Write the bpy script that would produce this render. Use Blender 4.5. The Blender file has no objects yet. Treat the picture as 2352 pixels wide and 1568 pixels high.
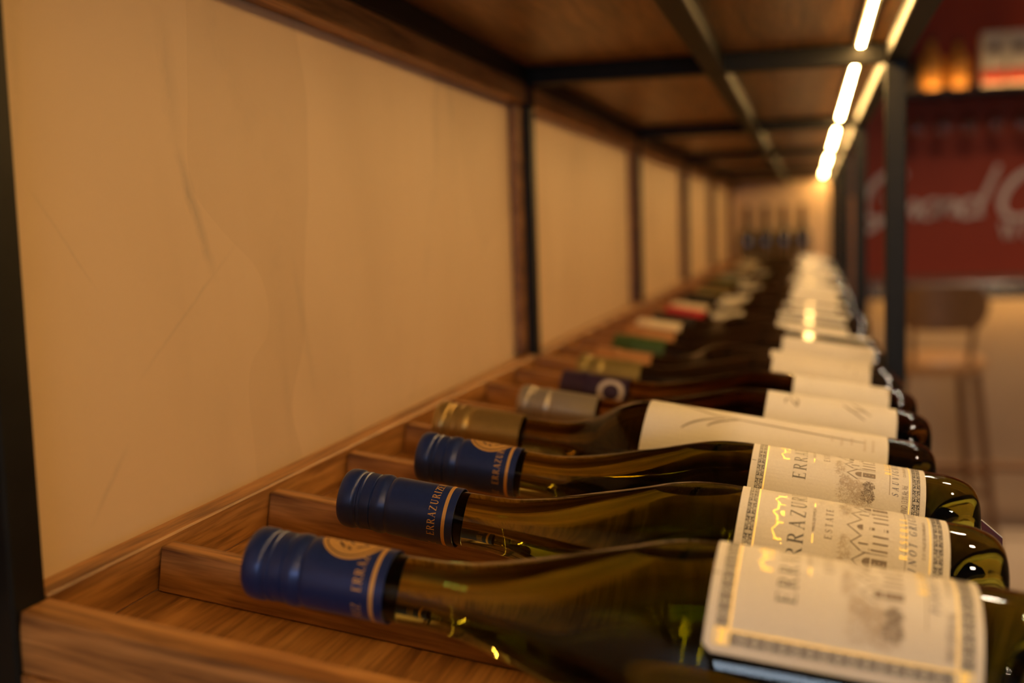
import bpy, math, random
from mathutils import Vector, Matrix
random.seed(7)
PI = math.pi
S = bpy.context.scene
C = S.collection

# ------------------------------------------------------------------ camera
H = 1.33                                   # eye height above the floor
YAW, PITCH, ROLL = 0.25759, 0.09736, -0.03074
fw = Vector((-math.sin(YAW) * math.cos(PITCH), math.cos(YAW) * math.cos(PITCH), -math.sin(PITCH)))
rt = Vector((math.cos(YAW), math.sin(YAW), 0))
up = rt.cross(fw)
rt2 = rt * math.cos(ROLL) + up * math.sin(ROLL)
up2 = up * math.cos(ROLL) - rt * math.sin(ROLL)
cam = bpy.data.cameras.new('camera')
cam.sensor_width = 36.0
cam.lens = 40.0
cam.clip_start = 0.02
cam.dof.use_dof = True
cam.dof.focus_distance = 0.572
cam.dof.aperture_fstop = 4.4
co = bpy.data.objects.new('camera', cam)
C.objects.link(co)
M = Matrix((rt2, up2, -fw)).transposed().to_4x4()
M.translation = (0, 0, H)
co.matrix_world = M
S.camera = co

# ------------------------------------------------------------------ world, exposure
w = bpy.data.worlds.new('world')
S.world = w
w.use_nodes = True
w.node_tree.nodes['Background'].inputs[0].default_value = (1.0, 0.72, 0.45, 1)
w.node_tree.nodes['Background'].inputs[1].default_value = 0.02
S.view_settings.view_transform = 'Standard'
S.view_settings.look = 'None'
S.view_settings.gamma = 1
S.view_settings.use_curve_mapping = False
S.view_settings.exposure = -0.30
S.cycles.max_bounces = 10
S.cycles.diffuse_bounces = 4
S.cycles.glossy_bounces = 4
S.cycles.transmission_bounces = 10
S.cycles.caustics_reflective = False
S.cycles.caustics_refractive = False
LED_COL = (1.0, 0.57, 0.175)
LED_POWER = 225.0
SPOT_COL = (1.0, 0.80, 0.58)
SPOT_POWER = 210.0
BAR_FILL_POWER = 1900.0
WINDOW_POWER = 11.0

# ------------------------------------------------------------------ materials
MAT = {}
def newmat(name):
    m = bpy.data.materials.new(name)
    m.use_nodes = True
    nt = m.node_tree
    MAT[name] = m
    return m, nt, nt.nodes['Principled BSDF']
def pbr(name, col, rough=0.5, metal=0.0, spec=0.5, coat=0.0):
    m, nt, b = newmat(name)
    b.inputs['Base Color'].default_value = (*col, 1)
    b.inputs['Roughness'].default_value = rough
    b.inputs['Metallic'].default_value = metal
    b.inputs['Specular IOR Level'].default_value = spec
    b.inputs['Coat Weight'].default_value = coat
    b.inputs['Coat Roughness'].default_value = 0.08
    return m
def noise_on(name, c1, c2, scale, rough, metal=0.0, bump=0.0, stretch=(1, 1, 1), detail=6, spec=0.5):
    m, nt, b = newmat(name)
    N = nt.nodes; L = nt.links
    tc = N.new('ShaderNodeTexCoord'); mp = N.new('ShaderNodeMapping')
    mp.inputs['Scale'].default_value = stretch
    nz = N.new('ShaderNodeTexNoise'); nz.inputs['Scale'].default_value = scale
    nz.inputs['Detail'].default_value = detail
    cr = N.new('ShaderNodeValToRGB')
    cr.color_ramp.elements[0].position = 0.3; cr.color_ramp.elements[0].color = (*c1, 1)
    cr.color_ramp.elements[1].position = 0.7; cr.color_ramp.elements[1].color = (*c2, 1)
    L.new(tc.outputs['Object'], mp.inputs[0]); L.new(mp.outputs[0], nz.inputs['Vector'])
    L.new(nz.outputs['Fac'], cr.inputs[0]); L.new(cr.outputs[0], b.inputs['Base Color'])
    b.inputs['Roughness'].default_value = rough
    b.inputs['Metallic'].default_value = metal
    b.inputs['Specular IOR Level'].default_value = spec
    if bump:
        bp = N.new('ShaderNodeBump'); bp.inputs['Strength'].default_value = bump
        bp.inputs['Distance'].default_value = 0.002
        L.new(nz.outputs['Fac'], bp.inputs['Height']); L.new(bp.outputs[0], b.inputs['Normal'])
    return m
def wood(name, dark, mid, light, axis, rough=0.42, k=1.0):
    m, nt, b = newmat(name)
    N = nt.nodes; L = nt.links
    tc = N.new('ShaderNodeTexCoord'); mp = N.new('ShaderNodeMapping')
    st = [70.0 * k, 70.0 * k, 70.0 * k]; st['xyz'.index(axis)] = 4.5 * k
    mp.inputs['Scale'].default_value = st
    n1 = N.new('ShaderNodeTexNoise'); n1.inputs['Scale'].default_value = 1.0
    n1.inputs['Detail'].default_value = 5; n1.inputs['Roughness'].default_value = 0.6
    n1.inputs['Distortion'].default_value = 1.1
    mp2 = N.new('ShaderNodeMapping')
    st2 = [420.0 * k, 420.0 * k, 420.0 * k]; st2['xyz'.index(axis)] = 22.0 * k
    mp2.inputs['Scale'].default_value = st2
    n2 = N.new('ShaderNodeTexNoise'); n2.inputs['Scale'].default_value = 1.0; n2.inputs['Detail'].default_value = 3
    cr = N.new('ShaderNodeValToRGB')
    e = cr.color_ramp.elements
    e[0].position = 0.30; e[0].color = (*dark, 1)
    e[1].position = 0.72; e[1].color = (*light, 1)
    x = e.new(0.5); x.color = (*mid, 1)
    mx = N.new('ShaderNodeMix'); mx.data_type = 'RGBA'; mx.blend_type = 'MULTIPLY'
    mx.inputs['Factor'].default_value = 0.55
    cr2 = N.new('ShaderNodeValToRGB')
    cr2.color_ramp.elements[0].position = 0.36; cr2.color_ramp.elements[0].color = (0.35, 0.3, 0.26, 1)
    cr2.color_ramp.elements[1].position = 0.55; cr2.color_ramp.elements[1].color = (1, 1, 1, 1)
    L.new(tc.outputs['Object'], mp.inputs[0]); L.new(mp.outputs[0], n1.inputs['Vector'])
    L.new(tc.outputs['Object'], mp2.inputs[0]); L.new(mp2.outputs[0], n2.inputs['Vector'])
    L.new(n1.outputs['Fac'], cr.inputs[0]); L.new(n2.outputs['Fac'], cr2.inputs[0])
    L.new(cr.outputs[0], mx.inputs[6]); L.new(cr2.outputs[0], mx.inputs[7])
    L.new(mx.outputs[2], b.inputs['Base Color'])
    b.inputs['Roughness'].default_value = rough
    bp = N.new('ShaderNodeBump'); bp.inputs['Strength'].default_value = 0.18
    bp.inputs['Distance'].default_value = 0.0006
    L.new(n2.outputs['Fac'], bp.inputs['Height']); L.new(bp.outputs[0], b.inputs['Normal'])
    return m
def glass(name, absorb, density, ior=1.45):
    m = bpy.data.materials.new(name); m.use_nodes = True
    MAT[name] = m
    nt = m.node_tree; N = nt.nodes; L = nt.links
    N.remove(N['Principled BSDF'])
    g = N.new('ShaderNodeBsdfGlass'); g.inputs['IOR'].default_value = ior
    g.inputs['Roughness'].default_value = 0.0
    out = N['Material Output']
    L.new(g.outputs[0], out.inputs['Surface'])
    if density:
        v = N.new('ShaderNodeVolumeAbsorption')
        v.inputs['Color'].default_value = (*absorb, 1); v.inputs['Density'].default_value = density
        L.new(v.outputs[0], out.inputs['Volume'])
    return m
def emit(name, col, power):
    m = bpy.data.materials.new(name); m.use_nodes = True
    MAT[name] = m
    nt = m.node_tree; N = nt.nodes
    N.remove(N['Principled BSDF'])
    e = N.new('ShaderNodeEmission')
    e.inputs[0].default_value = (*col, 1); e.inputs[1].default_value = power
    nt.links.new(e.outputs[0], N['Material Output'].inputs[0])
    return m

WD = ((0.11, 0.038, 0.009), (0.40, 0.185, 0.055), (0.58, 0.30, 0.105))
for ax in 'xyz':
    wood('wood_' + ax, *WD, ax)
wood('wood_dark_y', (0.11, 0.045, 0.014), (0.24, 0.105, 0.03), (0.36, 0.175, 0.06), 'y', 0.38)
noise_on('steel', (0.004, 0.0037, 0.0034), (0.007, 0.0066, 0.006), 60, 0.5, 0.0, spec=0.22)
pbr('aluminium', (0.62, 0.58, 0.5), 0.35, 1.0)
emit('led', LED_COL, LED_POWER)
emit('lamp_disc', SPOT_COL, SPOT_POWER)
emit('bar_fill_disc', (1.0, 0.70, 0.42), BAR_FILL_POWER)
emit('daylight_pane', (0.72, 0.85, 1.0), WINDOW_POWER)
emit('counter_led', LED_COL, 30.0)
emit('shelf_fill', LED_COL, 24.0)
glass('olive_glass', (0.655, 0.675, 0.0), 60.0, 1.42)
glass('dark_olive_glass', (0.5, 0.44, 0.0), 90.0, 1.42)
glass('brown_glass', (0.58, 0.40, 0.0), 95.0, 1.42)
glass('clear_glass', (1, 1, 1), 0.0, 1.45)
pbr('black_glass', (0.012, 0.007, 0.004), 0.06, 0.0, 0.5, 0.6)
noise_on('paper', (0.60, 0.57, 0.53), (0.65, 0.62, 0.575), 900, 0.75, bump=0.05, spec=0.25)
noise_on('paper_warm', (0.58, 0.53, 0.46), (0.62, 0.575, 0.51), 700, 0.75, spec=0.25)
noise_on('dim_label_paper', (0.085, 0.058, 0.03), (0.11, 0.075, 0.04), 500, 0.8)  # pale label paper darkened, dimness of the end bay put into its colour
pbr('ink', (0.018, 0.015, 0.02), 0.45)
pbr('ink_blue', (0.03, 0.035, 0.10), 0.5)
pbr('ink_mid', (0.20, 0.16, 0.13), 0.7)
pbr('ink_light', (0.45, 0.38, 0.31), 0.7)
pbr('gold_foil', (0.95, 0.74, 0.26), 0.42, 0.5)
pbr('gold_print', (0.62, 0.36, 0.12), 0.42, 0.35)
def cap_mat(n, c, metal=0.55, rough=0.36):
    noise_on(n, c, tuple(x * 1.15 for x in c), 400, rough, metal, 0.02)
cap_mat('cap_blue', (0.014, 0.031, 0.135), 0.3, 0.34)
cap_mat('cap_gold', (0.36, 0.25, 0.09), 0.75, 0.36)
cap_mat('cap_grey', (0.33, 0.29, 0.24), 0.6, 0.4)
cap_mat('cap_purple', (0.03, 0.015, 0.05), 0.3, 0.4)
cap_mat('cap_olive', (0.30, 0.23, 0.08), 0.6, 0.4)
cap_mat('cap_copper', (0.55, 0.28, 0.12), 0.55, 0.42)
cap_mat('cap_green', (0.05, 0.10, 0.03), 0.3, 0.4)
cap_mat('cap_cream', (0.70, 0.58, 0.40), 0.0, 0.5)
cap_mat('cap_red', (0.45, 0.012, 0.03), 0.1, 0.45)
cap_mat('cap_black', (0.02, 0.016, 0.014), 0.2, 0.4)
cap_mat('cap_maroon', (0.05, 0.010, 0.008), 0.1, 0.5)
pbr('white_print', (0.48, 0.42, 0.43), 0.5)

# ------------------------------------------------------------------ mesh helpers
class MB:
    def __init__(s): s.v = []; s.f = []
    def box(s, x0, x1, y0, y1, z0, z1, bev=0.0):
        n = len(s.v)
        if bev <= 0:
            s.v += [(x, y, z) for z in (z0, z1) for y in (y0, y1) for x in (x0, x1)]
            s.f += [tuple(n + i for i in q) for q in ((0, 2, 3, 1), (4, 5, 7, 6), (0, 1, 5, 4), (2, 6, 7, 3), (0, 4, 6, 2), (1, 3, 7, 5))]
            return s
        b = min(bev, (x1 - x0) / 2.1, (y1 - y0) / 2.1, (z1 - z0) / 2.1)
        X = ((x0, x0 + b), (x1, x1 - b)); Y = ((y0, y0 + b), (y1, y1 - b)); Z = ((z0, z0 + b), (z1, z1 - b))
        idx = {}
        for i in (0, 1):
            for j in (0, 1):
                for k in (0, 1):
                    idx[i, j, k, 'x'] = len(s.v); s.v.append((X[i][0], Y[j][1], Z[k][1]))
                    idx[i, j, k, 'y'] = len(s.v); s.v.append((X[i][1], Y[j][0], Z[k][1]))
                    idx[i, j, k, 'z'] = len(s.v); s.v.append((X[i][1], Y[j][1], Z[k][0]))
        for i in (0, 1):
            a = [idx[i, j, k, 'x'] for j, k in ((0, 0), (1, 0), (1, 1), (0, 1))]; s.f.append(tuple(a if i else a[::-1]))
            a = [idx[j, i, k, 'y'] for j, k in ((0, 0), (0, 1), (1, 1), (1, 0))]; s.f.append(tuple(a if i else a[::-1]))
            a = [idx[j, k, i, 'z'] for j, k in ((0, 0), (1, 0), (1, 1), (0, 1))]; s.f.append(tuple(a if i else a[::-1]))
        def q(a, flip):
            s.f.append(tuple(a[::-1] if flip else a))
        for i in (0, 1):
            for j in (0, 1):
                q([idx[i, j, 0, 'x'], idx[i, j, 0, 'y'], idx[i, j, 1, 'y'], idx[i, j, 1, 'x']], (i + j) % 2 == 0)
                q([idx[i, 0, j, 'x'], idx[i, 0, j, 'z'], idx[i, 1, j, 'z'], idx[i, 1, j, 'x']], (i + j) % 2 == 1)
                q([idx[0, i, j, 'y'], idx[0, i, j, 'z'], idx[1, i, j, 'z'], idx[1, i, j, 'y']], (i + j) % 2 == 0)
        for i in (0, 1):
            for j in (0, 1):
                for k in (0, 1):
                    q([idx[i, j, k, 'x'], idx[i, j, k, 'y'], idx[i, j, k, 'z']], (i + j + k) % 2 == 0)
        return s
    def lathe(s, prof, seg=48, axis='x', org=(0, 0, 0), knurl=None):
        n0 = len(s.v); rings = []
        for k, (a, r) in enumerate(prof):
            if r < 1e-7:
                rings.append([len(s.v)]); pts = [(a, 0, 0)]
            else:
                rings.append(list(range(len(s.v), len(s.v) + seg)))
                pts = []
                for i in range(seg):
                    th = 2 * PI * i / seg
                    rr = r
                    if knurl and knurl[0] <= a <= knurl[1] and i % 2: rr = r - knurl[2]
                    pts.append((a, rr * math.cos(th), rr * math.sin(th)))
            for (x, y, z) in pts:
                if axis == 'z': x, y, z = y, z, x
                s.v.append((x + org[0], y + org[1], z + org[2]))
        for A, B in zip(rings, rings[1:]):
            for i in range(seg):
                j = (i + 1) % seg
                if len(A) == 1 and len(B) == 1: continue
                if len(A) == 1: s.f.append((A[0], B[j], B[i]))
                elif len(B) == 1: s.f.append((A[i], A[j], B[0]))
                else: s.f.append((A[i], A[j], B[j], B[i]))
        return s
    def tube(s, pts, r, seg=10, cap=True):
        pts = [Vector(p) for p in pts]; rings = []
        for k, p in enumerate(pts):
            d = (pts[min(k + 1, len(pts) - 1)] - pts[max(k - 1, 0)]).normalized()
            a = d.cross(Vector((0.13, 0.31, 0.94)))
            if a.length < 0.1: a = d.cross(Vector((1, 0, 0)))
            a.normalize(); b = d.cross(a)
            rr = r[k] if isinstance(r, (list, tuple)) else r
            rings.append(list(range(len(s.v), len(s.v) + seg)))
            for i in range(seg):
                t = 2 * PI * i / seg
                s.v.append(tuple(p + (a * math.cos(t) + b * math.sin(t)) * rr))
        for A, B in zip(rings, rings[1:]):
            for i in range(seg):
                j = (i + 1) % seg; s.f.append((A[i], B[i], B[j], A[j]))
        if cap:
            s.f.append(tuple(rings[0])); s.f.append(tuple(rings[-1][::-1]))
        return s
    def mesh(s, name, smooth=None):
        me = bpy.data.meshes.new(name)
        me.from_pydata(s.v, [], s.f); me.update()
        if smooth is not None:
            me.polygons.foreach_set('use_smooth', [True] * len(me.polygons))
            try: me.set_sharp_from_angle(angle=math.radians(smooth))
            except Exception: pass
        return me
    def build(s, name, mat, parent=None, smooth=None, loc=None, rot=None):
        return obj(name, s.mesh(name, smooth), mat, parent, loc, rot)
def obj(name, me, mat, parent=None, loc=None, rot=None):
    if mat and not me.materials: me.materials.append(MAT[mat])
    o = bpy.data.objects.new(name, me); C.objects.link(o)
    if parent: o.parent = parent
    if loc is not None: o.location = loc
    if rot is not None: o.rotation_euler = rot
    return o
def tag(o, label=None, cat=None, group=None, kind=None):
    if label: o['label'] = label
    if cat: o['category'] = cat
    if group: o['group'] = group
    if kind: o['kind'] = kind
    return o
def empty(name, loc, rot=(0, 0, 0), label=None, cat=None, group=None):
    o = bpy.data.objects.new(name, None); C.objects.link(o)
    o.empty_display_size = 0.05
    o.location = loc; o.rotation_euler = rot
    return tag(o, label, cat, group)
def copy_tree(o, parent=None):
    c = o.copy(); C.objects.link(c); c.parent = parent
    for ch in list(o.children): copy_tree(ch, c)
    return c

# ------------------------------------------------------------------ room shell
WX = -0.3165                                # plaster face of the wall behind the rack
Y_END = 5.05                                # end wall of the rack alcove
m, nt, b = newmat('plaster')
N = nt.nodes; L = nt.links
tc = N.new('ShaderNodeTexCoord')
mp = N.new('ShaderNodeMapping'); mp.inputs['Rotation'].default_value = (0.6, 0, 0); mp.inputs['Scale'].default_value = (1, 2.6, 1.3)
n1 = N.new('ShaderNodeTexNoise'); n1.inputs['Scale'].default_value = 1.4; n1.inputs['Detail'].default_value = 7; n1.inputs['Distortion'].default_value = 1.6
vo = N.new('ShaderNodeTexVoronoi'); vo.feature = 'F1'; vo.inputs['Scale'].default_value = 2.6
vo.inputs['Randomness'].default_value = 1.0
wv = N.new('ShaderNodeTexNoise'); wv.inputs['Scale'].default_value = 3.0; wv.inputs['Detail'].default_value = 2
ad = N.new('ShaderNodeVectorMath'); ad.operation = 'MULTIPLY_ADD'; ad.inputs[1].default_value = (0.35, 0.35, 0.35)
L.new(tc.outputs['Object'], wv.inputs['Vector']); L.new(wv.outputs['Color'], ad.inputs[0]); L.new(tc.outputs['Object'], ad.inputs[2])
L.new(ad.outputs[0], vo.inputs['Vector'])
L.new(tc.outputs['Object'], mp.inputs[0]); L.new(mp.outputs[0], n1.inputs['Vector'])
cr = N.new('ShaderNodeValToRGB')
e = cr.color_ramp.elements
e[0].position = 0.25; e[0].color = (0.70, 0.515, 0.34, 1)
e[1].position = 0.75; e[1].color = (0.80, 0.60, 0.41, 1)
x = e.new(0.5); x.color = (0.77, 0.57, 0.38, 1)
L.new(n1.outputs['Fac'], cr.inputs[0])
mx = N.new('ShaderNodeMix'); mx.data_type = 'RGBA'; mx.blend_type = 'MULTIPLY'; mx.inputs['Factor'].default_value = 0.95
cr3 = N.new('ShaderNodeValToRGB')
cr3.color_ramp.elements[0].color = (0.90, 0.885, 0.87, 1); cr3.color_ramp.elements[1].color = (1.03, 1.03, 1.03, 1)
L.new(vo.outputs['Color'], cr3.inputs[0])
L.new(cr.outputs[0], mx.inputs[6]); L.new(cr3.outputs[0], mx.inputs[7])
# sparse trowel scuffs: thin ridged drags, broken up by a wide mask
st = N.new('ShaderNodeTexNoise'); st.inputs['Scale'].default_value = 2.3; st.inputs['Detail'].default_value = 2.5; st.inputs['Distortion'].default_value = 0.5
mps = N.new('ShaderNodeMapping'); mps.inputs['Scale'].default_value = (1, 2.4, 0.8); mps.inputs['Rotation'].default_value = (-0.3, 0, 0); mps.inputs['Location'].default_value = (0, 0.35, 0.2)
L.new(tc.outputs['Object'], mps.inputs[0]); L.new(mps.outputs[0], st.inputs['Vector'])
su = N.new('ShaderNodeMath'); su.operation = 'SUBTRACT'; su.inputs[1].default_value = 0.5
ab = N.new('ShaderNodeMath'); ab.operation = 'ABSOLUTE'
L.new(st.outputs['Fac'], su.inputs[0]); L.new(su.outputs[0], ab.inputs[0])
mk = N.new('ShaderNodeTexNoise'); mk.inputs['Scale'].default_value = 3.4; mk.inputs['Detail'].default_value = 8; mk.inputs['Roughness'].default_value = 0.75
L.new(tc.outputs['Object'], mk.inputs['Vector'])
crs = N.new('ShaderNodeValToRGB')
crs.color_ramp.elements[0].position = 0.0; crs.color_ramp.elements[0].color = (1, 1, 1, 1)
crs.color_ramp.elements[1].position = 0.035; crs.color_ramp.elements[1].color = (0, 0, 0, 1)
crm = N.new('ShaderNodeValToRGB')
crm.color_ramp.elements[0].position = 0.46; crm.color_ramp.elements[0].color = (0, 0, 0, 1)
crm.color_ramp.elements[1].position = 0.68; crm.color_ramp.elements[1].color = (1, 1, 1, 1)
L.new(ab.outputs[0], crs.inputs[0]); L.new(mk.outputs['Fac'], crm.inputs[0])
mm = N.new('ShaderNodeMath'); mm.operation = 'MULTIPLY'
L.new(crs.outputs[0], mm.inputs[0]); L.new(crm.outputs[0], mm.inputs[1])
mm2 = N.new('ShaderNodeMath'); mm2.operation = 'MULTIPLY'; mm2.inputs[1].default_value = 0.42
L.new(mm.outputs[0], mm2.inputs[0])
# a few individual trowel scuffs on the nearest wall panel
sx_ = N.new('ShaderNodeSeparateXYZ'); L.new(tc.outputs['Object'], sx_.inputs[0])
rag = N.new('ShaderNodeTexNoise'); rag.inputs['Scale'].default_value = 55.0; rag.inputs['Detail'].default_value = 6; rag.inputs['Roughness'].default_value = 0.7
L.new(tc.outputs['Object'], rag.inputs['Vector'])
def mth(op, a, c=None, clamp=False):
    n_ = N.new('ShaderNodeMath'); n_.operation = op; n_.use_clamp = clamp
    for i_, v_ in ((0, a), (1, c)):
        if v_ is None: continue
        if isinstance(v_, (int, float)): n_.inputs[i_].default_value = v_
        else: L.new(v_, n_.inputs[i_])
    return n_.outputs[0]
last = mm2.outputs[0]
for (ya, za, yb, zb, wd_, k_) in ((0.524, 1.45, 0.533, 1.375, 0.010, 0.30), (0.530, 1.385, 0.566, 1.306, 0.007, 0.55), (0.413, 1.356, 0.459, 1.306, 0.002, 0.22), (0.478, 1.258, 0.595, 1.330, 0.004, 0.22), (0.66, 1.33, 0.69, 1.22, 0.007, 0.22), (0.44, 1.20, 0.475, 1.235, 0.004, 0.25)):
    t_n = mth('DIVIDE', mth('SUBTRACT', sx_.outputs[2], za), zb - za)
    yl = mth('ADD', mth('MULTIPLY', t_n, yb - ya), ya)
    wob = mth('MULTIPLY', mth('SUBTRACT', rag.outputs['Fac'], 0.5), wd_ * 1.6)
    dd = mth('ABSOLUTE', mth('ADD', mth('SUBTRACT', sx_.outputs[1], yl), wob))
    core = mth('SUBTRACT', 1.0, mth('DIVIDE', dd, wd_), True)
    ends = mth('MULTIPLY', mth('MULTIPLY', mth('SUBTRACT', 1.0, t_n, True), mth('MULTIPLY', t_n, 1.0, True)), 4.0, True)
    last = mth('MAXIMUM', last, mth('MULTIPLY', mth('MULTIPLY', mth('MULTIPLY', core, ends), mth('MULTIPLY', rag.outputs['Fac'], 1.7)), k_))
mx2 = N.new('ShaderNodeMix'); mx2.data_type = 'RGBA'; mx2.blend_type = 'MIX'
mx2.inputs[7].default_value = (0.42, 0.33, 0.25, 1)
L.new(last, mx2.inputs[0]); L.new(mx.outputs[2], mx2.inputs[6])
L.new(mx2.outputs[2], b.inputs['Base Color'])
b.inputs['Roughness'].default_value = 0.55
bp = N.new('ShaderNodeBump'); bp.inputs['Strength'].default_value = 0.12; bp.inputs['Distance'].default_value = 0.004
L.new(n1.outputs['Fac'], bp.inputs['Height']); L.new(bp.outputs[0], b.inputs['Normal'])

noise_on('floor_tile', (0.50, 0.40, 0.30), (0.60, 0.50, 0.39), 3, 0.3)
noise_on('ceiling_paint', (0.30, 0.26, 0.22), (0.34, 0.30, 0.26), 3, 0.8)
noise_on('red_paint', (0.36, 0.040, 0.009), (0.42, 0.05, 0.012), 2, 0.6)
noise_on('beige_paint', (0.55, 0.42, 0.28), (0.6, 0.46, 0.31), 3, 0.6)
noise_on('side_paint', (0.42, 0.33, 0.25), (0.46, 0.36, 0.28), 3, 0.8)
def struct(o): return tag(o, kind='structure')
RX, RY0, RY1, RZ = 4.2, -3.2, 6.45, 2.85
struct(MB().box(WX - 0.1, RX + 0.1, RY0 - 0.1, RY1 + 0.1, -0.1, 0).build('floor', 'floor_tile'))
struct(MB().box(WX - 0.1, RX + 0.1, RY0 - 0.1, RY1 + 0.1, RZ, RZ + 0.1).build('ceiling', 'ceiling_paint'))
struct(MB().box(WX - 0.1, WX, RY0, RY1, 0, RZ).build('wall_left', 'plaster'))
struct(MB().box(RX, RX + 0.1, RY0, RY1, 0, RZ).build('wall_right', 'side_paint'))
struct(MB().box(WX, RX, RY1 - 0.05, RY1 + 0.1, 0, RZ).build('wall_back', 'red_paint'))
struct(MB().box(WX, 0.085, Y_END, RY1 - 0.05, 0, RZ).build('wall_end', 'plaster'))
struct(MB().box(0.085, 0.215, Y_END - 0.03, RY1 - 0.05, 0, RZ, 0.004).build('trim_1', 'wood_dark_y'))
# rear wall with a wide window behind the camera
wy = RY0
rw = MB()
wx0, wx1, wz0, wz1 = -0.22, 1.9, 1.20, 1.75
rw.box(WX, wx0, wy - 0.1, wy, 0, RZ); rw.box(wx1, RX, wy - 0.1, wy, 0, RZ)
rw.box(wx0, wx1, wy - 0.1, wy, 0, wz0); rw.box(wx0, wx1, wy - 0.1, wy, wz1, RZ)
struct(rw.build('wall_rear', 'side_paint'))
win = struct(empty('window_1', (0, wy - 0.05, wz0)))
for i in range(3):
    a = wx0 + 0.03 + i * (wx1 - wx0) / 3; c = a + (wx1 - wx0) / 3 - 0.06
    MB().box(a, c, -0.006, 0.006, 0.03, wz1 - wz0 - 0.03).build('pane', 'daylight_pane', win)
fr = MB()
for i in range(4):
    a = wx0 + i * (wx1 - wx0) / 3
    fr.box(max(wx0, a - 0.03), min(wx1, a + 0.03), -0.03, 0.03, 0, wz1 - wz0)
fr.box(wx0, wx1, -0.03, 0.03, 0, 0.03); fr.box(wx0, wx1, -0.03, 0.03, wz1 - wz0 - 0.03, wz1 - wz0)
fr.build('window_frame', 'steel', win)

# ------------------------------------------------------------------ steel rack
PW = 0.02
POSTS = [0.381, 1.252, 2.088, 2.925, 3.762, 4.60]          # far faces of the uprights
XB, XF = -0.296, 0.0955                                    # inner face of back uprights, outer face of front ones
ZB0, ZB1 = H + 0.158, H + 0.178
rack = tag(empty('wine_rack', (0, 2.5, 0)), 'black square-tube steel wine rack running along the beige plaster wall', 'rack')
def rp(mb, name, mat='steel'):
    o = mb.build(name, mat, rack); o.location = (0, -2.5, 0); return o
for y in POSTS:
    rp(MB().box(XB - PW, XB, y - PW, y, 0, 2.3, 0.0012), 'back_post')
    rp(MB().box(XF - PW, XF, y - PW, y, 0, 2.3, 0.0012), 'front_post')
    rp(MB().box(WX + 0.0005, -0.3055, y - PW - 0.021, y - PW - 0.0005, H - 0.137, H + 0.1365, 0.001), 'wall_batten', 'wood_dark_y')
    rp(MB().box(XB, XF - PW, y - PW, y, ZB0, ZB1, 0.001), 'cross_beam')
    rp(MB().box(XB, XF - PW, y - PW, y, H - 0.30, H - 0.28, 0.001), 'cross_beam')
ENDS = POSTS + [Y_END]
for k in range(len(POSTS)):
    y0, y1 = ENDS[k], ENDS[k + 1] - (PW if k < len(POSTS) - 1 else 0.001)
    rp(MB().box(XF - PW, XF, y0, y1, ZB0, ZB1, 0.001), 'front_rail')
    rp(MB().box(XB - PW, XB - 0.002, y0, y1, ZB0, ZB1, 0.001), 'back_rail')
    rp(MB().box(-0.106, -0.086, y0, y1, ZB0, ZB1, 0.001), 'centre_rail')
# shelf boards above each bay, with a wooden batten along the wall
WHICH = ['nearest', 'second', 'third', 'fourth', 'fifth', 'short last']
bays = [(-0.5, POSTS[0])] + [(ENDS[k], ENDS[k + 1]) for k in range(len(POSTS))]
for k, (y0, y1) in enumerate(bays):
    nm = 'bay ahead of the first upright' if k == 0 else WHICH[k - 1] + ' bay'
    o = empty('shelf_board', (0, y0, ZB1), label='walnut shelf board with batten roofing the %s of the rack' % nm, cat='shelf')
    MB().box(WX, XF, 0.0008, y1 - y0 - 0.0008, 0.0, 0.018, 0.001).build('board', 'wood_dark_y', o)
    MB().box(WX, XB - 0.003, 0.001, y1 - y0 - PW - 0.001, -0.041, -0.0205, 0.0012).build('batten', 'wood_y', o)

# ------------------------------------------------------------------ LED strips
for k, (y0, y1) in enumerate(bays):
    a, c = y0 + 0.004, y1 - PW - 0.004
    if k == len(POSTS): c = y1 - 0.01
    led = empty('led_strip', (0.051, a, ZB1), label='warm white LED strip glowing under the shelf of the %s' % ('bay before the first upright' if k == 0 else WHICH[k - 1] + ' bay'), cat='light strip')
    MB().box(-0.006, 0.006, 0, c - a, -0.003, 0, 0.0006).build('channel', 'aluminium', led)
    q = MB(); n = int((c - a) / 0.0083)
    for i in range(n):
        y = (i + 0.5) * (c - a) / n
        b_ = len(q.v); q.v += [(sx * 0.0025, y + sy * 0.0025, zz) for zz in (-0.0031, -0.0044) for sx, sy in ((-1, -1), (-1, 1), (1, 1), (1, -1))]; q.f += [(b_ + 4, b_ + 5, b_ + 6, b_ + 7)] + [(b_ + i_, b_ + (i_ + 1) % 4, b_ + 4 + (i_ + 1) % 4, b_ + 4 + i_) for i_ in range(4)]
    tag(q.build('led_chips', 'led', led), kind='stuff')

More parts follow.
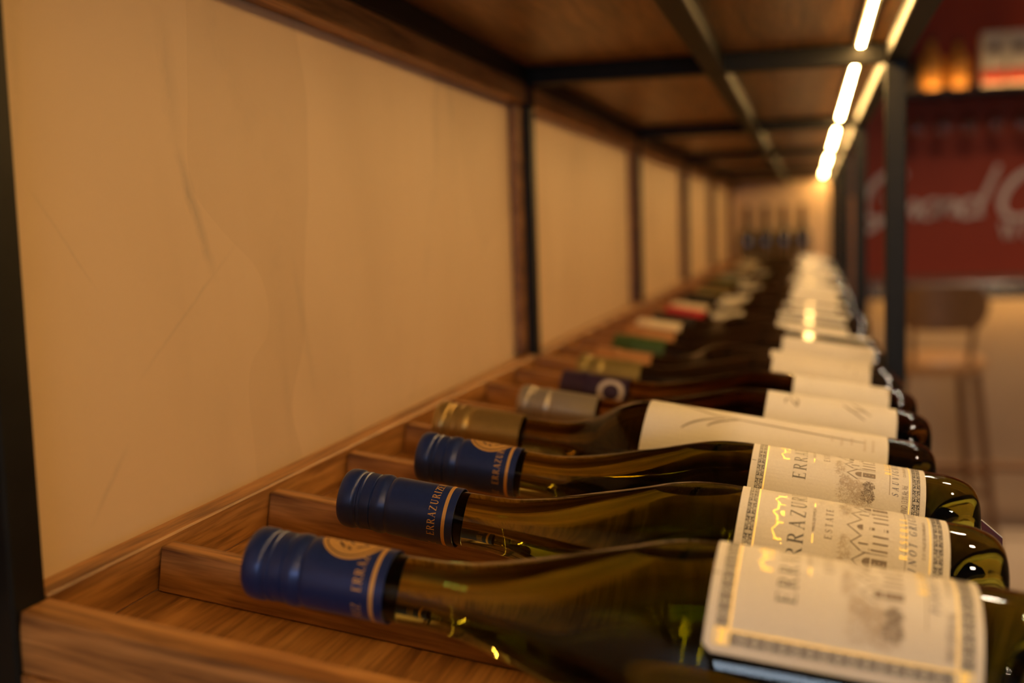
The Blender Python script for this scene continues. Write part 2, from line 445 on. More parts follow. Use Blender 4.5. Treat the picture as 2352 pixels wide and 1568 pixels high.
# ------------------------------------------------------------------ wooden trays
TAU = 0.151
TO = Vector((-0.300, 0, H - 0.1649))
TR = Matrix.Rotation(TAU, 3, 'Y')
def tray_pt(x, y, z): return TO + TR @ Vector((x, y, z))
TLEN = 0.402
div_mesh = MB().box(0.0006, TLEN - 0.012, 0, 0.0115, 0.0002, 0.0222, 0.0007).mesh('divider')
div_mesh.materials.append(MAT['wood_x'])
SLOTS = []
for k in range(5):
    y0, y1 = POSTS[k] - 0.018, POSTS[k + 1] - PW - 0.0015
    t = empty('bottle_tray', (TO.x, y0, TO.z), (0, TAU, 0), 'sloping walnut divided bottle tray in the %s bay of the rack' % WHICH[k], 'tray')
    W_ = y1 - y0
    MB().box(-0.0015, TLEN, 0, W_, -0.018, 0, 0.0008).build('floor_panel', 'wood_y', t)
    MB().box(-0.0125, 0.0, 0.0185 if k == 0 else 0.0185, W_, 0.0002, 0.0256, 0.0009).build('back_rail', 'wood_y', t)
    MB().box(0.0006, TLEN, 0.001, 0.018, 0.0002, 0.0250, 0.001).build('end_board', 'wood_x', t)
    MB().box(0.0006, TLEN, W_ - 0.004, W_, 0.0002, 0.0250, 0.001).build('end_board', 'wood_x', t)
    MB().box(TLEN - 0.0115, TLEN, 0.0185, W_ - 0.0045, 0.0002, 0.012, 0.001).build('front_lip', 'wood_y', t)
    if k == 0:
        ys = [0.464 + 0.1125 * i for i in range(7)]
        SL = [0.4222, 0.5365, 0.6455, 0.752, 0.8645, 0.9765, 1.089, 1.1885]
    else:
        p = (y1 - 0.012 - POSTS[k]) / 7
        ys = [POSTS[k] + p * i - 0.006 for i in range(1, 7)]
        SL = [POSTS[k] + p * (i + 0.5) for i in range(7)]
    for y in ys:
        d = bpy.data.objects.new('divider', div_mesh); C.objects.link(d); d.parent = t; d.location = (0, y - y0, 0)
    SLOTS.append(SL)

# ------------------------------------------------------------------ lettering
def arc(cx, cy, rx, ry, a0, a1, n=12):
    return [(cx + rx * math.cos(math.radians(a0 + (a1 - a0) * i / n)), cy + ry * math.sin(math.radians(a0 + (a1 - a0) * i / n))) for i in range(n + 1)]
T_, t_ = 0.15, 0.055
def ser(x, y, h=0.15): return ([(x - h, y), (x + h, y)], [0.05, 0.05])
def stem(x): return [([(x, 0), (x, 1)], [T_, T_]), ser(x, 0.025), ser(x, 0.975)]
def var(n, lo, hi): return [lo + (hi - lo) * math.sin(PI * i / n) for i in range(n + 1)]
GL = {
 'I': (0.36, stem(0.18)),
 'E': (0.68, stem(0.18) + [([(0.18, 0.975), (0.6, 0.975)], [t_, t_]), ([(0.6, 1), (0.6, 0.78)], [0.07, 0.02]), ([(0.18, 0.51), (0.46, 0.51)], [t_, t_]), ([(0.46, 0.62), (0.46, 0.4)], [0.04, 0.04]), ([(0.18, 0.025), (0.63, 0.025)], [t_, t_]), ([(0.63, 0), (0.63, 0.24)], [0.07, 0.02])]),
 'R': (0.80, stem(0.18) + [([(0.18, 0.97)] + arc(0.36, 0.745, 0.22, 0.225, 90, -90) + [(0.18, 0.52)], [0.05] + var(12, 0.05, 0.15) + [0.05]), ([(0.36, 0.52), (0.70, 0.03)], [0.12, 0.14]), ser(0.73, 0.025, 0.1)]),
 'A': (0.80, [([(0.13, 0.02), (0.42, 1)], [0.05, 0.05]), ([(0.39, 1), (0.68, 0.02)], [0.15, 0.15]), ([(0.2, 0.34), (0.58, 0.34)], [0.05, 0.05]), ser(0.13, 0.025, 0.11), ser(0.68, 0.025, 0.13)]),
 'Z': (0.70, [([(0.07, 0.97), (0.62, 0.97)], [0.06, 0.06]), ([(0.58, 0.97), (0.12, 0.03)], [0.15, 0.15]), ([(0.07, 0.03), (0.65, 0.03)], [0.06, 0.06]), ([(0.08, 1), (0.08, 0.8)], [0.05, 0.02]), ([(0.64, 0), (0.64, 0.2)], [0.05, 0.02])]),
 'U': (0.82, [([(0.2, 1), (0.2, 0.32)] + arc(0.42, 0.32, 0.22, 0.29, 180, 360)[1:] + [(0.64, 1)], [T_, T_] + [T_ + (t_ - T_) * i / 12 for i in range(1, 13)] + [t_]), ser(0.2, 0.975), ser(0.64, 0.975, 0.11)]),
 'T': (0.70, [([(0.35, 0), (0.35, 1)], [T_, T_]), ser(0.35, 0.025), ([(0.06, 0.97), (0.64, 0.97)], [0.06, 0.06]), ([(0.07, 1), (0.07, 0.8)], [0.05, 0.02]), ([(0.63, 1), (0.63, 0.8)], [0.05, 0.02])]),
 'S': (0.60, [([(0.5, 0.78)] + arc(0.29, 0.76, 0.2, 0.21, 30, 200, 10) + [(0.2, 0.6), (0.38, 0.45)] + arc(0.29, 0.26, 0.21, 0.235, 35, -150, 10) + [(0.08, 0.24)], [0.05] + [0.06] * 8 + [0.1] * 3 + [0.15, 0.15] + [0.12] * 4 + [0.06] * 7 + [0.05]), ([(0.5, 0.98), (0.5, 0.74)], [0.04, 0.04]), ([(0.08, 0.02), (0.08, 0.28)], [0.04, 0.04])]),
 'V': (0.80, [([(0.12, 0.98), (0.42, 0)], [0.15, 0.15]), ([(0.40, 0), (0.68, 0.98)], [0.05, 0.05]), ser(0.12, 0.975, 0.13), ser(0.68, 0.975, 0.11)]),
 'N': (0.86, [([(0.16, 0), (0.16, 1)], [t_, t_]), ([(0.14, 0.98), (0.7, 0.02)], [0.15, 0.15]), ([(0.7, 0), (0.7, 1)], [t_, t_]), ser(0.16, 0.025, 0.12), ser(0.1, 0.975, 0.1), ser(0.7, 0.975, 0.12)]),
 'O': (0.88, [(arc(0.44, 0.5, 0.34, 0.47, 90, 450, 28), [0.05 + 0.1 * abs(math.cos(math.radians(90 + 360 * i / 28))) for i in range(29)])]),
 'C': (0.78, [(arc(0.46, 0.5, 0.36, 0.47, 45, 315, 22), [0.05 + 0.1 * max(0, -math.cos(math.radians(45 + 270 * i / 22))) for i in range(23)]), ([(0.71, 0.98), (0.71, 0.72)], [0.04, 0.05])]),
 'G': (0.86, [(arc(0.46, 0.5, 0.36, 0.47, 45, 315, 22), [0.05 + 0.1 * max(0, -math.cos(math.radians(45 + 270 * i / 22))) for i in range(23)]), ([(0.71, 0.98), (0.71, 0.72)], [0.04, 0.05]), ([(0.72, 0.05), (0.72, 0.45)], [0.13, 0.13]), ser(0.7, 0.45, 0.13)]),
 'P': (0.68, stem(0.18) + [([(0.18, 0.97)] + arc(0.34, 0.735, 0.23, 0.235, 90, -90) + [(0.18, 0.5)], [0.05] + var(12, 0.05, 0.15) + [0.05])]),
 'B': (0.72, stem(0.18) + [([(0.18, 0.97)] + arc(0.34, 0.755, 0.2, 0.215, 90, -90) + [(0.18, 0.54)], [0.05] + var(12, 0.05, 0.14) + [0.05]), ([(0.18, 0.53)] + arc(0.36, 0.275, 0.24, 0.255, 90, -90) + [(0.18, 0.02)], [0.05] + var(12, 0.05, 0.15) + [0.05])]),
 'D': (0.88, stem(0.18) + [([(0.18, 0.97)] + arc(0.38, 0.5, 0.36, 0.47, 90, -90, 16) + [(0.18, 0.03)], [0.05] + var(16, 0.05, 0.16) + [0.05])]),
 'L': (0.66, stem(0.18) + [([(0.18, 0.025), (0.6, 0.025)], [t_, t_]), ([(0.61, 0), (0.61, 0.26)], [0.07, 0.02])]),
 'W': (1.1, [([(0.1, 0.98), (0.34, 0)], [0.14, 0.14]), ([(0.34, 0), (0.55, 0.98)], [0.05, 0.05]), ([(0.53, 0.98), (0.77, 0)], [0.14, 0.14]), ([(0.77, 0), (1.0, 0.98)], [0.05, 0.05]), ser(0.1, 0.975, 0.1), ser(1.0, 0.975, 0.1)]),
 ' ': (0.4, []),
}
def ribbon(pts, ws):
    """quads of a polyline with per-point width -> list of 4-point polygons"""
    out = []; n = len(pts); E_ = []
    for i in range(n):
        x0, y0 = pts[max(i - 1, 0)]; x1, y1 = pts[min(i + 1, n - 1)]
        dx, dy = x1 - x0, y1 - y0; l = math.hypot(dx, dy) or 1
        nx, ny = -dy / l, dx / l; h = ws[i] / 2
        E_.append(((pts[i][0] + nx * h, pts[i][1] + ny * h), (pts[i][0] - nx * h, pts[i][1] - ny * h)))
    for a, c in zip(E_, E_[1:]): out.append((a[0], a[1], c[1], c[0]))
    return out
def serif(text, size, x0=0, y0=0, track=0.06, shear=0.0, cond=1.0, bold=1.0):
    polys = []; x = 0
    for ch in text:
        wd, st_ = GL.get(ch, GL[' '])
        for pts, ws in st_:
            for q in ribbon(pts, [a * bold for a in ws]):
                polys.append([(x0 + ((x + px + shear * py) * cond) * size, y0 + py * size) for px, py in q])
        x += wd + track
    return polys, x * size * cond
_fc = {}
def plain(text, size, x0=0, y0=0, shear=0.0, cond=1.0):
    if text not in _fc:
        cu = bpy.data.curves.new('txt', 'FONT'); cu.body = text; cu.resolution_u = 2
        ob = bpy.data.objects.new('txt', cu); C.objects.link(ob)
        dg = bpy.context.evaluated_depsgraph_get(); me = ob.evaluated_get(dg).to_mesh()
        me.calc_loop_triangles()
        _fc[text] = [[(me.vertices[i].co.x, me.vertices[i].co.y) for i in t.vertices] for t in me.loop_triangles]
        ob.evaluated_get(dg).to_mesh_clear(); bpy.data.objects.remove(ob); bpy.data.curves.remove(cu)
    return [[(x0 + (px + shear * py) * size * cond, y0 + py * size) for px, py in p] for p in _fc[text]]
def cyl_map(polys, R, phi0, a0, lift):
    """2D millimetre drawing -> cylinder: first coordinate runs round the bottle, second towards the cap"""
    mb = MB(); r = R + lift
    for p in polys:
        n = len(mb.v)
        for s_, v_ in p:
            ph = phi0 - s_ / 1000 / R
            mb.v.append((a0 - v_ / 1000, -r * math.sin(ph), r * math.cos(ph)))
        mb.f.append(tuple(range(n, n + len(p))))
    return mb
def long_rect(s0, s1, v0, v1, n=24):
    out = []
    for i in range(n):
        a = s0 + (s1 - s0) * i / n; c = s0 + (s1 - s0) * (i + 1) / n
        out.append([(a, v0), (c, v0), (c, v1), (a, v1)])
    return out

# ------------------------------------------------------------------ bottles
BURG = [(0.004, 0.0), (0.004, 0.0128), (0.060, 0.0135), (0.075, 0.0137), (0.085, 0.0142), (0.095, 0.0157), (0.106, 0.0183), (0.118, 0.0216),
        (0.130, 0.0253), (0.142, 0.0288), (0.154, 0.0326), (0.165, 0.0361), (0.176, 0.0386), (0.188, 0.0398), (0.20, 0.040), (0.235, 0.040), (0.27, 0.040), (0.296, 0.040),
        (0.304, 0.0393), (0.3105, 0.0372), (0.3145, 0.0338), (0.316, 0.030), (0.3155, 0.0265), (0.312, 0.024), (0.304, 0.0205), (0.296, 0.0155), (0.291, 0.008), (0.290, 0.0)]
BORD = [(0.004, 0.0), (0.004, 0.0126), (0.060, 0.0133), (0.080, 0.0138), (0.092, 0.0152), (0.102, 0.0185), (0.110, 0.0232), (0.118, 0.0288),
        (0.126, 0.0330), (0.134, 0.0356), (0.144, 0.0369), (0.155, 0.0372), (0.20, 0.0372), (0.25, 0.0372), (0.295, 0.0372),
        (0.303, 0.0365), (0.3085, 0.0345), (0.312, 0.031), (0.313, 0.0275), (0.3122, 0.0245), (0.308, 0.021), (0.300, 0.0165), (0.295, 0.009), (0.294, 0.0)]
def scale_prof(p, L, R, L0, R0): return [(a * L / L0 if a > 0.004 else a, r * R / R0 if r > 0.014 else r) for a, r in p]
def fine(prof, n=3):
    """Catmull-Rom refinement so that shoulders stay smooth in refraction"""
    out = [prof[0]]
    for i in range(1, len(prof) - 1):
        p0, p1, p2, p3 = prof[i - 1], prof[i], prof[i + 1], prof[min(i + 2, len(prof) - 1)]
        out.append(p1)
        if i < 2: continue
        for k in range(1, n):
            t = k / n
            f = lambda j: 0.5 * ((2 * p1[j]) + (-p0[j] + p2[j]) * t + (2 * p0[j] - 5 * p1[j] + 4 * p2[j] - p3[j]) * t * t + (-p0[j] + 3 * p1[j] - 3 * p2[j] + p3[j]) * t ** 3)
            out.append((f(0), max(f(1), 0.0)))
    out.append(prof[-1])
    return out
SCREW = [(0.0, 0.0), (0.0, 0.0118), (0.0006, 0.0134), (0.002, 0.0146), (0.004, 0.0151), (0.0078, 0.0151), (0.0092, 0.0146), (0.0098, 0.0140), (0.0108, 0.0140),
         (0.0114, 0.0147), (0.0124, 0.0147), (0.0130, 0.0142), (0.0134, 0.0144), (0.0178, 0.0144), (0.0182, 0.0138), (0.0188, 0.0138), (0.0192, 0.0147), (0.0215, 0.0151), (0.0235, 0.0150),
         (0.0252, 0.0142), (0.0262, 0.0140), (0.0272, 0.0147), (0.029, 0.0148), (0.045, 0.0148), (0.0625, 0.0149), (0.0625, 0.0143)]
CORK = [(0.0, 0.0), (0.0, 0.0125), (0.0008, 0.0136), (0.002, 0.0143), (0.0175, 0.0145), (0.0185, 0.0152), (0.024, 0.0152), (0.025, 0.0141), (0.06, 0.0146), (0.06, 0.014)]
_mc = {}
def cached(key, fn):
    if key not in _mc: _mc[key] = fn()
    return _mc[key]
def r_at(prof, a):
    for (a0, r0), (a1, r1) in zip(prof, prof[1:]):
        if a0 <= a <= a1 and a1 > a0: return r0 + (r1 - r0) * (a - a0) / (a1 - a0)
    return 0
def bubble_mesh(prof, h, tilt, wall=0.0032, a_lo=0.11, a_hi=0.27):
    """air pocket: the part of the bore above a level wine surface"""
    mb = MB(); n = 44; sl = 16; rows = []
    good = []
    for i in range(n * 6):
        a = a_lo + (a_hi - a_lo) * i / (n * 6 - 1)
        zl = (h + a * math.sin(tilt)) / math.cos(tilt); ri = r_at(prof, a) - wall
        if ri > zl + 1e-5: good.append(a)
    a0, a1 = good[0], good[-1]
    for i in range(n + 1):
        a = a0 + (a1 - a0) * (0.5 - 0.5 * math.cos(PI * i / n))
        zl = (h + a * math.sin(tilt)) / math.cos(tilt); ri = max(r_at(prof, a) - wall, zl + 2e-6)
        al = math.acos(max(-1, min(1, zl / ri)))
        top = []; bot = []
        for j in range(sl + 1):
            th = -al + 2 * al * j / sl
            y, z = ri * math.sin(th), ri * math.cos(th)
            top.append(len(mb.v)); mb.v.append((a, y, z))
            if 0 < j < sl:
                sag = 0.0009 * (1 - (2 * j / sl - 1) ** 2) * math.sin(PI * i / n)
                bot.append(len(mb.v)); mb.v.append((a, y, zl - sag))
            else: bot.append(top[-1])
        rows.append((top, bot))
    for (t0, b0), (t1, b1) in zip(rows, rows[1:]):
        for j in range(sl):
            mb.f.append((t0[j], t1[j], t1[j + 1], t0[j + 1]))
            f = (b0[j], b0[j + 1], b1[j + 1], b1[j])
            mb.f.append(tuple(dict.fromkeys(f)))
    return mb
def fizz(prof, h, tilt):
    """tiny bubbles resting on the wine surface inside the air pocket"""
    mb = MB(); rnd = random.Random(2); n = 0
    while n < 80:
        a = rnd.uniform(0.15, 0.20); zl = (h + a * math.sin(tilt)) / math.cos(tilt); ri = r_at(prof, a) - 0.0024
        if ri <= zl + 0.0004: continue
        hw_ = math.sqrt(ri * ri - zl * zl) * 0.92; r = rnd.uniform(0.00025, 0.0006)
        y = rnd.uniform(-hw_, hw_)
        if math.hypot(y, zl + 2 * r) > ri: continue
        mb.lathe([(-r, 0), (-r * 0.7, r * 0.7), (0, r), (r * 0.7, r * 0.7), (r, 0)], 8, 'x', (a, y, zl + r)); n += 1
    return mb
def label_mesh(R, phi0, a0, width, height, corner=0.0, lift=0.00012, n=40):
    polys = []
    for i in range(n):
        s0 = -width / 2 + width * i / n; s1 = -width / 2 + width * (i + 1) / n
        def inset(s_):
            d = width / 2 - abs(s_)
            if d >= corner: return 0.0
            return corner - math.sqrt(max(0, corner ** 2 - (corner - d) ** 2))
        polys.append([(s0, -inset(s0)), (s0, -height + inset(s0)), (s1, -height + inset(s1)), (s1, -inset(s1))])
    return cyl_map(polys, R, phi0, a0, lift)

def mosaic(s0, s1, v0, v1, along):
    """two mirrored rows of tiny angular ornament between s0..s1 and v0..v1"""
    rnd = random.Random(3); out = []
    cell = 0.46
    if along == 's': Lg, Wd = s1 - s0, v1 - v0
    else: Lg, Wd = v1 - v0, s1 - s0
    nr = max(2, int(Wd / 2 / cell)); cw = (Wd - 0.3) / 2 / nr; nc = int(Lg / cell); cl = Lg / nc
    pat = [[rnd.random() for _ in range(nr)] for _ in range(10)]
    for c in range(nc):
        for r in range(nr):
            q = pat[abs((c % 20) - 10) % 10][r]
            if q < 0.22: continue
            for side in (0, 1):
                p0 = r * cw if side == 0 else Wd - r * cw
                d = cw if side == 0 else -cw
                a0, a1 = c * cl, (c + 1) * cl
                if q > 0.66: pg = [(a0, p0), (a1, p0), (a1, p0 + d), (a0, p0 + d)]
                elif q > 0.48: pg = [(a0, p0), (a1, p0 + d), (a0, p0 + d)]
                else: pg = [(a0, p0), (a1, p0), (a1, p0 + d)]
                out.append([(s0 + a, v0 + p_) if along == 's' else (s0 + p_, v0 + a) for a, p_ in pg])
    return out
LW, LH = 102.0, 91.5       # printed label, millimetres
def estate_print(variety, extra):
    """drawing of the estate label; origin at the middle of its top edge, y up"""
    D = {'ink': [], 'ink_blue': [], 'ink_mid': [], 'ink_light': [], 'gold_foil': []}
    hw = LW / 2
    # mosaic frame and gold line
    fi, fo = 7.6, 3.6
    D['ink'] += mosaic(-hw + 9, hw - 9, -fi, -fo, 's') + mosaic(-hw + 9, hw - 9, -LH + fo - 0.6, -LH + fi - 0.6, 's')
    D['ink'] += mosaic(-hw + fo, -hw + fi, -LH + 9, -9, 'v') + mosaic(hw - fi, hw - fo, -LH + 9, -9, 'v')
    g = 8.3
    for v in (-g, -LH + g): D['gold_foil'] += long_rect(-hw + g, hw - g, v - 0.25, v + 0.25, 30)
    for s_ in (-hw + g, hw - g): D['gold_foil'] += [[(s_ - 0.25, -LH + g), (s_ + 0.25, -LH + g), (s_ + 0.25, -g), (s_ - 0.25, -g)]]
    for sx in (-1, 1):
        for v in (-fo, -LH + fo - 0.2):
            dv = -1 if v > -50 else 1
            x0, x1 = sx * (hw - 3.4), sx * (hw - 8.6); y0, y1 = v, v + dv * 5.0
            for pts in ([(x0, y0), (x1, y0)], [(x1, y0), (x1, y1)], [(x1, y1), (x0, y1)], [(x0, y1), (x0, y0)]):
                D['gold_foil'] += [list(q) for q in ribbon(pts, [0.5, 0.5])]
            D['gold_foil'] += [list(q) for q in ribbon([(x0 * 0.99 + x1 * 0.01, (y0 + y1) / 2), (x1, (y0 + y1) / 2)], [2.2, 2.2])]
    # gold house emblem
    def gs(pts, wd): D['gold_foil'].extend([list(q) for q in ribbon(pts, [wd] * len(pts))])
    bz = -20.3
    gs([(-17, bz), (17, bz)], 0.8)
    for sx in (-1, 1):
        gs([(sx * 15, bz), (sx * 15, bz + 3.6)], 1.2); gs([(sx * 14.6, bz + 2.8), (sx * 10.5, bz + 4.6), (sx * 7.2, bz + 2.6), (sx * 5.6, bz + 2.8)], 0.8)
        gs([(sx * 6.2, bz), (sx * 6.2, bz + 3.4)], 0.9); gs([(sx * 5.4, bz + 3.0), (sx * 2.6, bz + 3.0), (0, bz + 5.2)], 0.9)
    D['gold_foil'].append([(1.9 * math.cos(t * PI / 8), bz + 1.9 * abs(math.sin(t * PI / 8))) for t in range(9)])
    # words
    p, wd = serif('ERRAZURIZ', 6.9, 0, 0, 0.26); D['ink'] += [[(x - wd / 2 + 0.9, y - 29.6) for x, y in q] for q in p]
    q_ = plain('VINOS DE FAMILIA', 1.9); ww = max(x for p in q_ for x, y in p)
    D['ink_mid'] += [[(x - ww / 2, y - 34.0) for x, y in p] for p in q_]
    for sx in (-1, 1): D['gold_foil'] += [list(q) for q in ribbon([(sx * (ww / 2 + 1.5), -33.4), (sx * (ww / 2 + 6), -33.4)], [0.5, 0.5])]
    p, wd = serif('ESTATE', 3.2, 0, 0, 0.42); D['ink_mid'] += [[(x - wd / 2, y - 41.6) for x, y in q] for q in p]
    p, wd = serif('RESERVA', 3.3, 0, 0, 0.5, bold=1.5); D['gold_foil'] += [[(x - wd / 2, y - 73.8) for x, y in q] for q in p]
    D['ink_mid'] += long_rect(-30, 30, -73.2, -72.9, 20)
    p, wd = serif(variety, 3.3, 0, 0, 0.5, 0.22); D['ink_blue'] += [[(x - wd / 2, y - 77.6) for x, y in q] for q in p]
    q_ = plain(extra, 2.0, cond=0.95); ww = max(x for p in q_ for x, y in p)
    D['ink_mid'] += [[(x - ww / 2, y - 81.3) for x, y in p] for p in q_]
    q_ = plain('VINO 13,0% Alc. Vol.', 4.6, cond=0.46); ww = max(x for p in q_ for x, y in p)
    D['ink_mid'] += [[(x - hw + 11, y - 82.4) for x, y in p] for p in q_]
    D['ink'] += [list(q) for q in ribbon([(-hw + 30, -0.2), (-hw + 30, -2.6)], [0.4, 0.4])]
    # engraving of the estate house
    def ln(pts, wd, k='ink_mid'): D[k].extend([list(q) for q in ribbon(pts, [wd] * len(pts))])
    def box(x0, x1, y0, y1, k='ink_mid'): D[k].append([(x0, y0), (x1, y0), (x1, y1), (x0, y1)])
    gz = -65.6
    for sx in (-1, 1):
        X = lambda x: sx * x
        # end wing with arched doorway
        for o_ in (0, 0.55): ln([(X(22.5), gz + 9.6 - o_), (X(18.2), gz + 15.0 - o_), (X(13.8), gz + 9.6 - o_)], 0.32)
        ln([(X(22), gz), (X(22), gz + 9.6)], 0.3, 'ink_light'); ln([(X(14), gz), (X(14), gz + 9.6)], 0.28)
        D['ink_mid'].append([(X(18.2) + 2.2 * math.cos(t * PI / 10), gz + 7.2 + 3.4 * math.sin(t * PI / 10)) for t in range(11)])
        box(X(18.2) - 1.9, X(18.2) + 1.9, gz, gz + 6.6)
        for a in range(3): box(X(18.2) - 0.5 + (a % 2) * 0.5, X(18.2) + 0.1 + (a % 2) * 0.5, gz + 1 + a * 1.9, gz + 1.7 + a * 1.9, 'ink_light')
        # inner gable
        for o_ in (0, 0.5): ln([(X(13.4), gz + 11.8 - o_), (X(9.6), gz + 16.2 - o_), (X(5.2), gz + 11.8 - o_)], 0.3)
        ln([(X(9.6), gz + 12.6), (X(9.6), gz + 8.4)], 0.8); ln([(X(13.8), gz + 7.4), (X(13.8), gz + 11.2)], 0.3)
        # loggia: dark frame, pale openings
        ln([(X(12.6), gz + 6.6), (X(0), gz + 6.6)], 1.3); ln([(X(12.6), gz + 8.0), (X(0), gz + 8.0)], 0.35)
        for x in (12.2, 8.6, 4.6): ln([(X(x), gz), (X(x), gz + 6.6)], 0.9)
        ln([(X(12.8), gz + 0.5), (X(0), gz + 0.5)], 0.9); ln([(X(12.6), gz + 1.8), (X(0), gz + 1.8)], 0.25)
    for o_ in (0, 0.5): ln([(-5, gz + 12.4 - o_), (0, gz + 18.0 - o_), (5, gz + 12.4 - o_)], 0.3)
    D['ink_mid'].append([(1.8 * math.cos(t * PI / 10), gz + 11 + 2.6 * math.sin(t * PI / 10)) for t in range(11)])
    rnd = random.Random(11)
    def scribble(cx, cy, rx, ry, n, k, ln_, wd):
        for _ in range(n):
            a = rnd.random() * 2 * PI; q = math.sqrt(rnd.random())
            x, y = cx + rx * q * math.cos(a), cy + ry * q * math.sin(a)
            if y < gz: y = gz + rnd.random()
            d = rnd.random() * PI
            p = [(x, y), (x + ln_ * math.cos(d) * 0.5, y + ln_ * math.sin(d) * 0.5), (x + ln_ * math.cos(d + 0.9), y + ln_ * math.sin(d + 0.9))]
            ln(p, wd, k)
    for sx in (-1, 1):
        scribble(sx * 26.5, gz + 3.2, 3.2, 3.4, 190, 'ink_mid', 0.9, 0.2)
        scribble(sx * 33, gz + 3.0, 4.2, 4.0, 240, 'ink_mid', 0.9, 0.2)
        scribble(sx * 29, gz + 9.5, 6.0, 4.2, 210, 'ink_light', 1.2, 0.26)
        scribble(sx * 36, gz + 6.0, 4.0, 5.0, 110, 'ink_light', 1.0, 0.24)
        scribble(sx * 25, gz + 14.5, 4.5, 3.6, 110, 'ink_light', 1.4, 0.22)
        scribble(sx * 33, gz + 15, 7, 5, 110, 'ink_light', 1.2, 0.16)
        scribble(sx * 14, gz + 18, 8, 2.6, 80, 'ink_light', 1.6, 0.2)
    return D
PARTNAME = {'ink': 'black_print', 'ink_blue': 'blue_lettering', 'ink_mid': 'grey_print', 'ink_light': 'pale_print', 'gold_foil': 'gold_foil_print', 'white_print': 'white_print', 'gold_print': 'gold_print'}

def bottle_root(x, y, R, name='wine_bottle'):
    return empty(name, tray_pt(x, y, R + 0.0006), (0, TAU, 0))
def add_cap(root, kind, mat, seg=96):
    if kind == 'screw':
        me = cached(('screw', mat), lambda: MB().lathe(SCREW, seg, knurl=(0.0134, 0.0178, 0.00025)).mesh('screw_cap', 35))
        return obj('screw_cap', me, mat, root)
    me = cached(('cork', mat), lambda: MB().lathe(CORK, 40).mesh('foil_capsule', 35))
    return obj('foil_capsule', me, mat, root)
def printed(parent, D, R, phi0, a0, lift=0.00022):
    for i, (k, polys) in enumerate(D.items()):
        if polys: tag(cyl_map(polys, R, phi0, a0, lift + i * 0.00001).build(PARTNAME[k], k, parent), kind='stuff')

def estate_bottle(x, y, phi_label, phi_text, variety, extra, medal, label, shift=0.0, lift=0.0, tilt=TAU):
    R = 0.040
    root = tag(bottle_root(x, y, R + lift), label, 'wine bottle', 'white wine bottles with blue screw caps')
    root.rotation_euler = (0, tilt, 0)
    P = fine(BURG, 4)
    g = obj('glass_body', cached('burg96', lambda: MB().lathe(P, 96).mesh('glass_body', 60)), 'olive_glass', root)
    bm_ = cached('bubble', lambda: bubble_mesh(P, 0.0075, TAU, 0.0022).mesh('air_bubble', 60))
    bo = obj('air_bubble', bm_, 'olive_air', root)
    tag(obj('surface_bubbles', cached('fizz', lambda: fizz(P, 0.0075, TAU).mesh('surface_bubbles', 60)), 'clear_glass', root), kind='stuff')
    cap = add_cap(root, 'screw', 'cap_blue')
    rc = 0.0148
    # cap: gold ring, name three times round, medallion
    D = {'gold_print': long_rect(-46.5, 46.5, -0.9, 0.9, 64)}
    o = cyl_map(D['gold_print'], rc, 0, 0.0578, 0.00016).build('gold_ring', 'gold_print', cap)
    for k in range(3):
        p, wd = serif('ERRAZURIZ', 3.9, 0, 0, 0.16)
        polys = [[(px, py) for px, py in q] for q in p]
        ph = phi_text + k * math.radians(128)
        if medal is not None and k > 0: continue
        sc = 27.5 / wd
        mb = cyl_map([[(px * sc, py) for px, py in q] for q in polys], rc, ph, 0.0535, 0.00016)
        mb.build('cap_lettering', 'gold_print', cap)
        if k == 1: pass
    if medal is not None:
        r0 = 13.2; polys = []
        for i in range(8):
            for j in range(48):
                a0, a1 = 2 * PI * j / 48, 2 * PI * (j + 1) / 48; q0, q1 = r0 * i / 8, r0 * (i + 1) / 8
                polys.append([(q0 * math.cos(a0), q0 * math.sin(a0)), (q1 * math.cos(a0), q1 * math.sin(a0)), (q1 * math.cos(a1), q1 * math.sin(a1)), (q0 * math.cos(a1), q0 * math.sin(a1))])
        md = cyl_map(polys, rc, medal, 0.0432, 0.00022).build('medallion', 'gold_print', cap)
        em = []
        ring = [(11.4 * math.cos(2 * PI * i / 60), 11.4 * math.sin(2 * PI * i / 60)) for i in range(61)]
        em += [list(q) for q in ribbon(ring, [0.55] * 61)]
        for pts in ([(-6, -3), (-2.5, -7), (1, -3.4), (4.5, -7.2), (7, -3)], [(-3.5, -1), (0, 2.5), (3.5, -1)], [(-7, 2), (-4, 5), (0, 3.6), (4, 5), (7, 2)], [(-2.4, 8), (0, 6), (2.4, 8)], [(-8, -1), (-6.4, 0.6)], [(8, -1), (6.4, 0.6)]):
            em += [list(q) for q in ribbon(pts, [1.1] * len(pts))]
        cyl_map(em, rc, medal, 0.0432, 0.00034).build('emblem', 'ink', cap)
        # lettering continued on the near side under the medallion
        p, wd = serif('ERRAZURIZ', 3.9, 0, 0, 0.16); sc = 27.5 / wd
        cyl_map([[(px * sc, py) for px, py in q] for q in p], rc, phi_text + math.radians(124), 0.0535, 0.00016).build('cap_lettering', 'gold_print', cap)
    a0 = 0.203 - shift
    lab = label_mesh(R, phi_label, a0, LW, LH, 3.0).build('paper_label', 'paper', root, 60)
    printed(lab, estate_print(variety, extra), R, phi_label, a0)
    return root
# same medium as the bottle, so the pocket reads as air inside it
glass('olive_air', (0.79, 0.69, 0.0), 0.0, 1.42)

